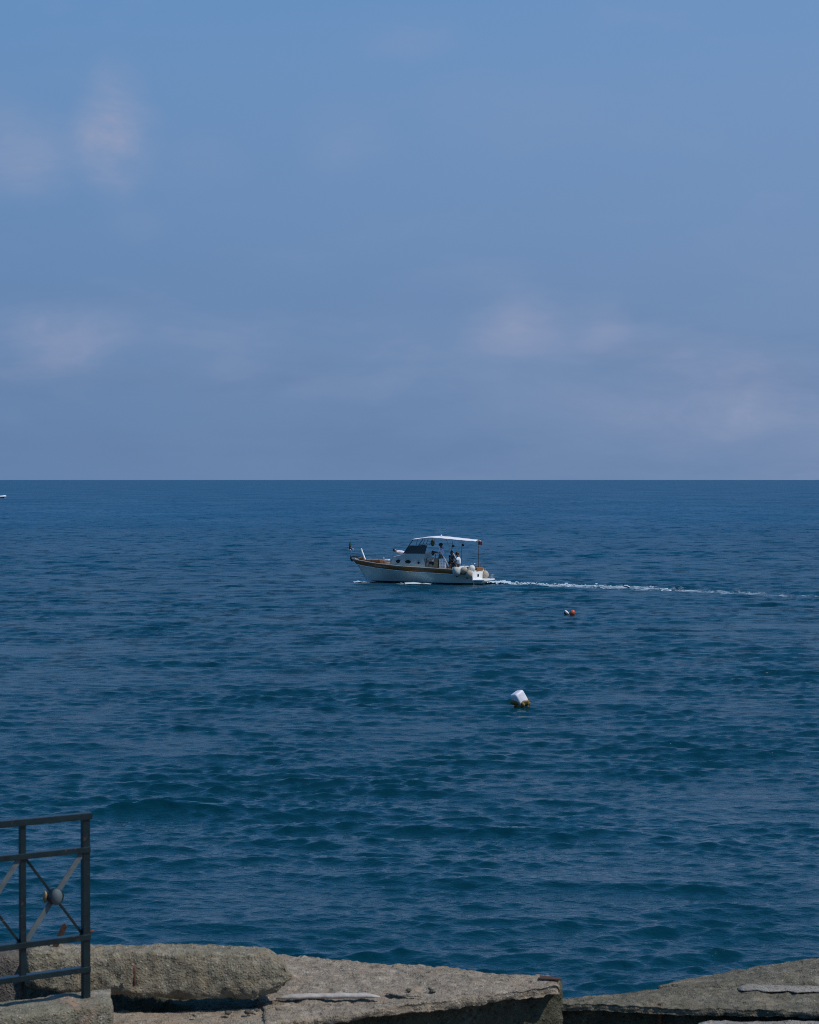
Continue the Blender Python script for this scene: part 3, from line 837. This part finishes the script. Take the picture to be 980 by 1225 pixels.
def build_boat():
    root = empty('wooden_motor_boat', BO, BA, 'white motor boat with varnished wood strake and white awning, heading left across the bay', 'motor boat')
    US = [0, 1.4, 3.2, 5.0, 7.2, 8.7, 9.48]
    def sheer(u): return ip(u, US, [.98, 1.05, 1.13, 1.20, 1.34, 1.50, 1.63])
    def beam(u): return ip(u, [0, 1.4, 3.2, 5.0, 6.2, 7.2, 8.2, 8.9, 9.3, 9.48], [1.20, 1.48, 1.62, 1.54, 1.33, 1.03, .64, .34, .15, .05])
    def stem(w): return ip(w, [-.5, -.15, .3, .94, 1.35, 1.65], [7.6, 8.15, 8.44, 8.84, 9.17, 9.50])
    N = 40
    def ring(side, wf):
        out = []
        for i in range(N + 1):
            s = i / N
            s = s ** .85
            # iterate so that the height follows the sheer at that length
            u = s * 9.4; w = wf(u)
            u = s * stem(w); w = wf(u); u = s * stem(w)
            t = max(0, (w + .45) / (sheer(u) + .45))
            e = .17 + .75 * s ** 2.2
            out.append(Vector((u, side * max(.03, beam(s * 9.48) * t ** e) if s < 1 else side * .02, w)))
        return out
    SB = .30
    def levels(lo, hi, n): return [(lambda u, k=k: lo(u) * (1 - k / n) + hi(u) * k / n) for k in range(n + 1)]
    keel = lambda u: -.42; wl = lambda u: .12
    strk = lambda u: sheer(u) - SB; top = lambda u: sheer(u)
    def skin_part(name, mat, lo, hi, n, out=0.0):
        mb = MB(); both = []
        for side in (1, -1):
            rows = [ring(side, f) for f in levels(lo, hi, n)]
            if out:
                for r in rows:
                    for p in r: p.y += side * out
                lo_in = [Vector((p.x, p.y - side * out * 1.6, p.z)) for p in rows[0]]
                hi_in = [Vector((p.x, p.y - side * out * 1.6, p.z)) for p in rows[-1]]
                rows = [lo_in] + rows + [hi_in]
            both.append(rows)
        mb.grid([a + b[::-1] for a, b in zip(*both)])
        return mb.build(name, mat, root)
    skin_part('bottom', 'antifoul', keel, wl, 5)
    skin_part('hull', 'gelcoat', wl, strk, 8)
    skin_part('strake', 'wood', strk, lambda u: sheer(u) - .03, 3, .035)
    skin_part('rub_rail', 'white', lambda u: sheer(u) - SB - .07, lambda u: sheer(u) - SB - .02, 1, .028)
    # gunwale cap
    mb = MB(); pts = ring(1, top)[:-1] + ring(-1, top)[-2::-1]
    mb.tube(pts, .038, 6)
    mb.build('gunwale', 'cap_rail', root)
    # decks
    mb = MB(); rows = []
    for i in range(13):
        u = 6.1 + (9.40 - 6.1) * i / 12; b = beam(u) - .03
        rows.append([Vector((u, v * b, sheer(u) - .05 + .05 * (1 - v * v))) for v in (-1, -.5, 0, .5, 1)])
    mb.grid(rows); mb.build('foredeck', 'teak', root)
    for side in (1, -1):
        mb = MB()
        rows = [[Vector((u, side * (beam(u) - .02), sheer(u) - .03)), Vector((u, side * (beam(u) - .34), sheer(u) - .03)),
                 Vector((u, side * (beam(u) - .34), .80))] for u in [i * 6.2 / 16 for i in range(17)]]
        mb.grid(rows, False)
        mb.build('side_deck', 'white', root)
    mb = MB(); mb.grid([[Vector((u, v * (beam(u) - .34), .90)) for v in (-1, 0, 1)] for u in [i * 6.2 / 12 for i in range(13)]], False)
    mb.build('cockpit_floor', 'teak', root)
    # transom, wooden seat back, window, bathing platform
    mb = MB(); tr = []
    for w in [-.4, -.1, .12, .3, .5, .7, .96]:
        t = (w + .45) / (.98 + .45); b = 1.20 * t ** .17
        tr.append([Vector((-.01, -b, w)), Vector((-.05, 0, w)), Vector((-.01, b, w))])
    mb.grid(tr); mb.build('transom', 'white', root)
    MB().box((.02, -.22, 1.03), (.22, 1.30, .24), None, .03).build('stern_seat_back', 'wood', root)
    MB().box((-.055, .12, .60), (.03, .26, .18), None, .01).build('transom_window', 'tint', root)
    MB().box((-.32, 0, .31), (1.05, 2.10, .085), None, .02).build('bathing_platform', 'white', root)
    MB().box((-.22, 0, .18), (.7, 1.6, .20), None, .03).build('platform_bracket', 'gelcoat', root)
    for v in (-.62, -.98): MB().tube([(-.72, v, .34), (-.74, v, .60), (-.80, v, .66), (-.84, v, .60)], .022, 6).build('ladder_rail', 'steel', root)
    mb = MB(); mb.tube([(.10, .42, 1.14), (.10, .42, 1.42), (.10, -.75, 1.42), (.10, -.75, 1.14)], .016, 6)
    mb.build('stern_rail', 'steel', root)
    # cabin trunk
    prof = [(6.30, 1.24), (6.18, 1.52), (5.97, 1.80), (5.55, 1.90), (5.12, 1.97), (4.98, 2.05), (4.2, 2.06), (3.58, 2.06), (3.50, 1.7), (3.40, .92)]
    def hw(u): return ip(u, [3.4, 4.6, 5.3, 6.0, 6.35], [1.20, 1.18, 1.06, .86, .66])
    mb = MB(); rows = []
    for (u, w) in prof:
        b = hw(u); t = max(0, w - 1.2)
        bt = b - .13 * t
        rows.append([Vector((u, bt, w)), Vector((u, bt * .6, w + .05 * (t > .5))), Vector((u, 0, w + .07 * (t > .5))), Vector((u, -bt * .6, w + .05 * (t > .5))), Vector((u, -bt, w))])
    mb.grid(rows, False)
    for side in (1, -1):
        low = [(6.30, 1.15), (6.0, 1.15), (5.5, 1.1), (5.1, 1.1), (4.6, 1.1), (4.2, 1.05), (3.58, 1.05), (3.42, .92)]
        hi = [(6.30, 1.24), (5.97, 1.80), (5.55, 1.90), (5.12, 1.97), (4.98, 2.05), (4.2, 2.06), (3.58, 2.06), (3.40, .92)]
        rws = []
        for k in range(5):
            rr = []
            for (a, b) in zip(low, hi):
                u = a[0] + (b[0] - a[0]) * k / 4; w = a[1] + (b[1] - a[1]) * k / 4
                rr.append(Vector((u, side * (hw(u) - .13 * max(0, w - 1.2)), w)))
            rws.append(rr)
        mb.grid(rws, False)
    mb.build('cabin', 'cabin_grey', root)
    for side in (1, -1):
        MB().tube([(6.10, side * .74, 1.86), (5.5, side * .93, 1.96), (5.1, side * 1.0, 2.02)], .015, 6).build('cabin_handrail', 'steel', root)
    for u, w, rx, rz in ((5.50, 1.52, .19, .12), (4.72, 1.51, .21, .12), (3.92, 1.45, .09, .085)):
        for side in (1, -1):
            v = side * (hw(u) - .13 * (w - 1.2))
            out = Vector((0.0, side, 0.12)).normalized()
            g = MB(); fr = MB()
            ring1 = [Vector((u + rx * math.cos(a), v + side * .03, w + rz * math.sin(a))) for a in [2 * PI * i / 20 for i in range(20)]]
            g.prism(ring1, (0, -side * .06, 0)); po = g.build('porthole', 'tint', root)
            fr.tube([Vector((u + (rx + .015) * math.cos(a), v + side * .028, w + (rz + .015) * math.sin(a))) for a in [2 * PI * i / 20 for i in range(21)]], .016, 6, False)
            fr.build('frame', 'steel', po)
    # windscreen
    for side in (1, -1):
        aft = 3.36 if side > 0 else 4.25
        poly = [(5.06, side * 1.02, 2.07), (4.76, side * .94, 2.56), (4.2 + .1 * (side < 0), side * .97, 2.60), (aft, side * .98, 2.64 if side > 0 else 2.60), (aft + .14, side * 1.06, 2.07)]
        MB().prism(poly, (0, -side * .015, 0)).build('windscreen_pane', 'tint', root)
    poly = [(5.08, 1.0, 2.06), (5.16, 0, 2.09), (5.08, -1.0, 2.06), (4.78, -.92, 2.56), (4.86, 0, 2.58), (4.78, .92, 2.56)]
    MB().prism(poly[:2] + poly[4:], (-.015, 0, 0)).build('windscreen_pane', 'tint', root)
    MB().prism(poly[1:5], (-.015, 0, 0)).build('windscreen_pane', 'tint', root)
    for side in (1, -1):
        mb = MB(); mb.tube([(5.12, side * 1.03, 2.03), (4.74, side * .95, 2.60), (4.44, side * .95, 3.00)], .028, 8); mb.build('windscreen_post', 'darktube', root)
        mb = MB(); mb.tube([(4.73, side * .95, 2.62), (4.2, side * .98, 2.66), (3.34, side * .99, 2.68)], .02, 6); mb.build('windscreen_rail', 'steel', root)
        MB().tube([(4.2, side * .97, 2.66), (4.05, side * 1.0, 3.06)], .016, 6).build('awning_stay', 'darktube', root)
        MB().tube([(3.7, side * .97, 2.66), (3.5, side * 1.0, 3.12)], .016, 6).build('awning_stay', 'darktube', root)
    # awning
    mb = MB(); us = [4.56 * (1 - i / 26) - .02 for i in range(27)]
    def aw(u): return ip(u, [-.05, .8, 1.6, 2.4, 2.9, 3.3, 3.8, 4.72], [3.03, 3.10, 3.17, 3.24, 3.27, 3.26, 3.19, 3.07]) + .008 * math.sin(u * 9)
    topr, botr = [], []
    for u in us:
        hwid = ip(u, [0, 1.0, 3.0, 4.7], [.55, 1.0, 1.22, 1.08])
        vs = [-1, -.8, -.5, -.2, .1, .4, .7, 1]
        topr.append([Vector((u, v * hwid, aw(u) - .07 * v * v)) for v in vs])
        botr.append([Vector((u, v * hwid * .99, aw(u) - .07 * v * v - (.03 + .035 * ip(u, [1.6, 2.9, 4.2], [0, 1, 0])))) for v in vs])
    mb.grid(topr); mb.grid(botr)
    for k in (0, -1):
        mb.grid([topr[k], botr[k]]); mb.grid([[r[k] for r in topr], [r[k] for r in botr]])
    mb.build('awning', 'canvas', root)
    MB().tube([(2.62, .2, 3.24), (2.62, .2, 3.33), (2.62, .2, 3.37)], [.05, .06, .03], 10).build('mast_light', 'white', root)
    for side in (1, -1):
        MB().tube([(2.80, side * 1.05, 3.08), (1.68, side * 1.05, 1.10)], .028, 8).build('awning_strut', 'white', root)
        MB().tube([(1.55, side * .95, 3.05), (1.50, side * .95, 2.62), (1.60, side * 1.0, 2.2), (1.58, side * 1.05, 1.08)], .016, 6).build('awning_pole', 'darktube', root)
        MB().tube([(1.30, side * .95, 3.03), (1.52, side * .95, 2.58), (2.05, side * 1.0, 2.1)], .016, 6).build('awning_stay', 'steel', root)
        MB().box((1.46, side * .95, 2.62), (.17, .08, .13), None, .02).build('clamp', 'black', root)
    MB().tube([(-.03, 0, 1.12), (-.03, 0, 3.04)], .022, 8).build('stern_pole', 'darktube', root)
    # helm, seats, cockpit joinery
    MB().box((3.28, .35, 1.35), (.35, .9, .9), None, .04).build('helm_console', 'gelcoat', root)
    mb = MB(); mb.tube([(3.05 + .02 * math.sin(a), .35 + .19 * math.cos(a), 1.88 + .19 * math.sin(a)) for a in [2 * PI * i / 16 for i in range(17)]], .018, 6, False); mb.build('steering_wheel', 'wood', root)
    hs = MB().box((2.25, .78, 1.33), (.50, .40, .82), None, .03).build('helm_seat', 'white', root)
    mb = MB()
    for k in range(3): MB().box((2.25, .985, 1.22 + .17 * k), (.46, .012, .022), None).build('slat', 'gelcoat', hs)
    for k in range(2): MB().box((2.17 + .16 * k, .986, 1.38), (.022, .015, .62), None).build('slat', 'gelcoat', hs)
    MB().box((2.72, .86, 1.33), (.28, .30, .86), None, .03).build('locker', 'khaki', root)
    MB().box((1.25, .1, 1.05), (.55, 1.9, .30), None, .04).build('bench', 'white', root)
    MB().box((.55, 0, 1.04), (.60, 1.8, .28), None, .05).build('aft_seat', 'navy', root)
    # foredeck fittings
    mb = MB(); mb.box((7.65, 0, 1.46), (1.15, .95, .22), None, .05); mb.build('sun_pad', 'wood', root)
    for u in (7.2, 7.7, 8.15): MB().box((u, 0, 1.585), (.04, .97, .03), None, .005).build('sun_pad_strap', 'teak', root)
    MB().box((6.90, .32, 1.56), (.09, .12, .42), None, .02).build('mooring_bitt', 'fender_beige', root)
    MB().tube([(8.40, 0, 1.52), (8.45, 0, 1.62), (8.70, 0, 2.24)], [.09, .06, .055], 8).build('anchor_davit', 'white', root)
    MB().ball((8.71, 0, 2.26), .075, 10, 8).build('davit_head', 'white', root)
    mb = MB(); mb.box((8.62, .12, 1.60), (.35, .18, .16), None, .03); mb.build('anchor_locker', 'wood', root)
    half = [(9.44, .05, 1.74), (9.1, .26, 1.78), (8.8, .42, 1.70), (8.6, .5, 1.56)]
    MB().tube([(a, -b, c) for a, b, c in half[::-1]] + half, .03, 6).build('bow_rail', 'black', root)
    MB().tube([(9.40, 0, 1.42), (9.52, 0, 1.62), (9.50, 0, 1.84)], [.05, .07, .05], 8).build('stem_head', 'black', root)
    MB().tube([(9.35, 0, 1.66), (9.60, 0, 2.45)], .012, 6).build('jackstaff', 'steel', root)
    MB().box((6.62, .25, 1.56), (.34, .42, .12), None, .05).build('deck_cushion', 'white', root)
    MB().box((3.1, 1.0, 2.10), (.06, .05, .1), None, .01).build('cleat', 'steel', root)
    return root


build_boat()


def fender(u, v, w, r, stretch, tilt, mat, label):
    loc = bw(u, v, w + r * stretch + .06)
    root = empty('fender', loc, BA, label, 'fender', 'fenders hung round the boat stern')
    rot = Matrix.Rotation(tilt, 3, 'Y')
    c = Vector((0, 0, -r * stretch - .06))
    MB().ball(c, (r, r, r * stretch), 18, 14, rot, .05, u).build('cover', mat, root)
    e = c + rot @ Vector((0, 0, -r * stretch * .98)); t = c + rot @ Vector((0, 0, r * stretch * .97))
    MB().tube([e, e + rot @ Vector((0, 0, -.05))], [r * .35, r * .22], 10).build('end_cap', 'antifoul', root)
    MB().tube([t, (0, 0, 0), (0, -.06 if v > 0 else .06, .08)], .014, 6).build('rope', 'rope', root)


fender(.92, 1.72, .92, .29, 1.12, .1, 'fender_grey', 'large grey white ball fender, foremost on the boat side by the white shirt')
fender(.46, 1.56, 1.00, .22, 1.25, -.9, 'fender_beige', 'beige fender hung high between the grey ball fender and the white one')
fender(.10, 1.50, .74, .23, 1.25, -.5, 'fender_beige', 'beige fender hung lowest at the boat quarter, just above the bathing platform')
fender(.14, .88, 1.07, .24, 1.15, -.35, 'fender_white', 'bright white fender resting on top of the transom corner')
fender(-.16, -1.06, .62, .22, 1.3, .2, 'fender_beige', 'beige fender hung at the far corner of the transom by the ladder')


def small_flag(name, pts_w, mats, label, wid):
    """a cloth strip of vertical bands with folds, hanging in the boat's frame"""
    (u0, v0, w0), length, drop = pts_w
    root = empty(name, bw(u0, v0, w0), BA, label, 'flag')
    n = len(mats)
    for k, m in enumerate(mats):
        rows = []
        for j in range(5):
            r = []
            for i in range(4):
                s = (k + i / 3) / n
                r.append(Vector((-length * s, .05 * math.sin(s * 7 + j * .6) + .01, -wid * j / 4 - drop * s)))
            rows.append(r)
        mb = MB(); mb.grid(rows); o = mb.build('band', m, root)
        sol = o.modifiers.new('thickness', 'SOLIDIFY'); sol.thickness = .006


small_flag('stern_flag', ((-.05, 0, 2.95), .26, .03), ['flag_blue', 'flag_red', 'flag_red'], 'small red and dark flag on the stern pole under the awning end', .24)
small_flag('bow_flag', ((9.60, 0, 2.42), .30, .10), ['flag_red', 'flag_white'], 'small white and red flag at the jackstaff on the bow', .16)
pen = MB(); pen.tube([bw(9.60, 0, 2.30), bw(9.56, .02, 2.50), bw(9.58, 0, 2.72), bw(9.54, 0, 2.86)], [.06, .07, .045, .012], 8)
tag(pen.build('furled_pennant', 'flag_green'), 'dark furled pennant at the very top of the bow staff', 'flag')
bun = MB().ball(bw(3.28, .15, 2.78), (.14, .12, .22), 12, 10, None, .3, 3.0).build('canvas_bundle', 'tan')
tag(bun, 'tan canvas bundle hanging under the awning behind the windscreen', 'canvas bag')
pk = MB(); pk.tube([bw(3.28, .15, 2.95), bw(3.28, .15, 3.16)], .012, 6); o = pk.build('cord', 'rope'); o.parent = bun; o.matrix_parent_inverse = Matrix()

FWD = BA
person(None, bw(2.62, .30, .91), FWD, STAND, 'skin_dark', 'lavender', 'khaki', 'person in a pale lavender shirt and khaki shorts standing at the boat helm', False, .9, 'people aboard the boat').scale = (1.3, 1.35, 1.06)
person(None, bw(3.0, .78, 1.32), FWD + .5, SIT, 'skin', 'whitecloth', 'navy', 'person in a white top sitting by the windscreen in front of the standing helmsman', True, .4, 'people aboard the boat')
person(None, bw(2.15, -.55, 1.30), FWD + PI * .9, SIT, 'skin', 'navy', 'navy', 'person in dark clothes half hidden behind the helmsman and the awning strut', True, .5, 'people aboard the boat')
person(None, bw(1.66, .75, .74), FWD - .5, SIT_LOW, 'skin_dark', 'navy', 'navy', 'person with dark hair and dark clothes crouched in front of the white shirted one', True, .4, 'people aboard the boat')
person(None, bw(1.08, .98, 1.20), FWD + .25, SIT, 'skin_dark', 'whitecloth', 'navy', 'dark haired person in a white T-shirt sitting above the grey ball fender', False, .8, 'people aboard the boat').scale = (1.25, 1.2, 1.08)
person(None, bw(5.45, .1, 1.95), FWD + PI, LIE, 'skin', 'whitecloth', 'whitecloth', 'person in white lying on the cabin roof against the windscreen', False, .5, 'people aboard the boat')


# foam at the bow and along the hull
def build_hull_foam():
    for name, c, hx, hy, hz, label in (
            ('bow_wave_foam', at(435, 695.6, z=0.05), .95, .9, .15, 'white bow wave curling at the stem of the motor boat'),
            ('side_wave_foam', at(497, 699.0, z=0.0), 1.3, .5, .05, 'thin white line of foam along the motor boat side')):
        mb = MB()
        def keep(x, y, c=c, hx=hx, hy=hy):
            e = ((x - c.x) / hx) ** 2 + ((y - c.y) / hy) ** 2
            return e < 1 and .5 + .5 * noise.fractal(Vector((x * 1.8, y * 1.6, 4)), 1, 2, 3) < .95 - .55 * e
        def lift(x, y, c=c, hx=hx, hy=hy, hz=hz):
            e = ((x - c.x) / hx) ** 2 + ((y - c.y) / hy) ** 2
            return hz * max(0, 1 - e) * (1 + .6 * noise.noise(Vector((x * 3, y * 3, 1))))
        foam_patch(mb, c.x, c.y, keep, int(2 * hx / .06), int(2 * hy / .09), .06, .09, -hx, -hy, lift)
        tag(mb.build(name, 'foam'), label, None, None, 'stuff')


build_hull_foam()


# ------------------------------------------------------------------ distant boat, buoys
def build_far_boat():
    p = at(7.2, 596.0, z=0); root = empty('inflatable_boat', p, R(6), 'distant white inflatable boat just entering at the left edge near the horizon', 'motor boat')
    half = [(0, .03, .88), (-.5, .42, .80), (-1.2, .80, .70), (-2.4, 1.0, .62), (-4.2, 1.05, .58), (-6.4, 1.02, .58)]
    MB().tube([(x, -y, z) for x, y, z in half[::-1]] + half, [.16] + [.36] * 4 + [.24, .24] + [.36] * 4 + [.16], 14).build('tube', 'white', root)
    rows = []
    for i in range(10):
        t = i / 9; u = -6.2 * (1 - t) - .5; b = .85 * (1 - t ** 3) + .03
        rows.append([Vector((u, -b, .5)), Vector((u - .3 * t, -b * .7, .1)), Vector((u - .6 * t, 0, -.15)), Vector((u - .3 * t, b * .7, .1)), Vector((u, b, .5)), Vector((u, 0, .45))])
    MB().grid(rows, True, True).build('hull', 'navy', root)
    MB().box((-3.6, 0, .95), (.8, .7, 1.0), None, .08).build('console', 'white', root)
    MB().box((-4.9, 0, .75), (.7, 1.0, .5), None, .08).build('seat', 'white', root)
    MB().box((-6.75, 0, .8), (.4, .4, .9), None, .08).build('outboard_motor', 'black', root)


build_far_boat()


def build_buoys():
    p = at(622, 847, z=0.0); z = sea_z(p.x, p.y)
    root = empty('white_buoy', (p.x, p.y, z + .05), 0, 'white block shaped mooring buoy tilted on the water with a brown weed collar', 'buoy')
    rot = Euler((R(-12), R(-27), R(38))).to_matrix()
    mb = MB(); mb.ball((-.02, 0, .20), (.185, .185, .215), 28, 20, rot, .015, 1.0, .35); mb.build('float', 'buoy_white', root)
    MB().ball((.05, 0, .03), (.27, .23, .12), 36, 16, None, .75, 5.0).build('weed_collar', 'weed', root)
    mb = MB(); mb.tube([(.05, 0, .0), (.2, -.1, -.3), (.3, 0, -1.5)], .015, 6); mb.build('mooring_rope', 'rope', root)
    p = at(678.5, 735.5, z=0.0); z = sea_z(p.x, p.y)
    root = empty('small_white_buoy', (p.x, p.y, z), 0, 'small white buoy with dark underside floating left against the orange buoy', 'buoy', 'buoy pair beyond the block buoy')
    rot = Euler((0, R(42), 0)).to_matrix()
    MB().ball((-.01, 0, .12), (.15, .09, .065), 16, 10, rot).build('float', 'buoy_white', root)
    MB().ball((-.05, -.01, .05), (.14, .10, .085), 14, 10, rot).build('underside', 'antifoul', root)
    p = at(685, 736, z=0.0); z = sea_z(p.x, p.y)
    root = empty('orange_buoy', (p.x, p.y, z), 0, 'faded orange ball buoy floating against the small white buoy', 'buoy', 'buoy pair beyond the block buoy')
    MB().ball((0, 0, .10), (.145, .14, .17), 18, 14, Euler((0, R(30), 0)).to_matrix(), .03).build('float', 'buoy_orange', root)
    MB().tube([(-.06, 0, .22), (-.10, 0, .28), (-.14, 0, .22)], .014, 6).build('eye', 'rust', root)


build_buoys()
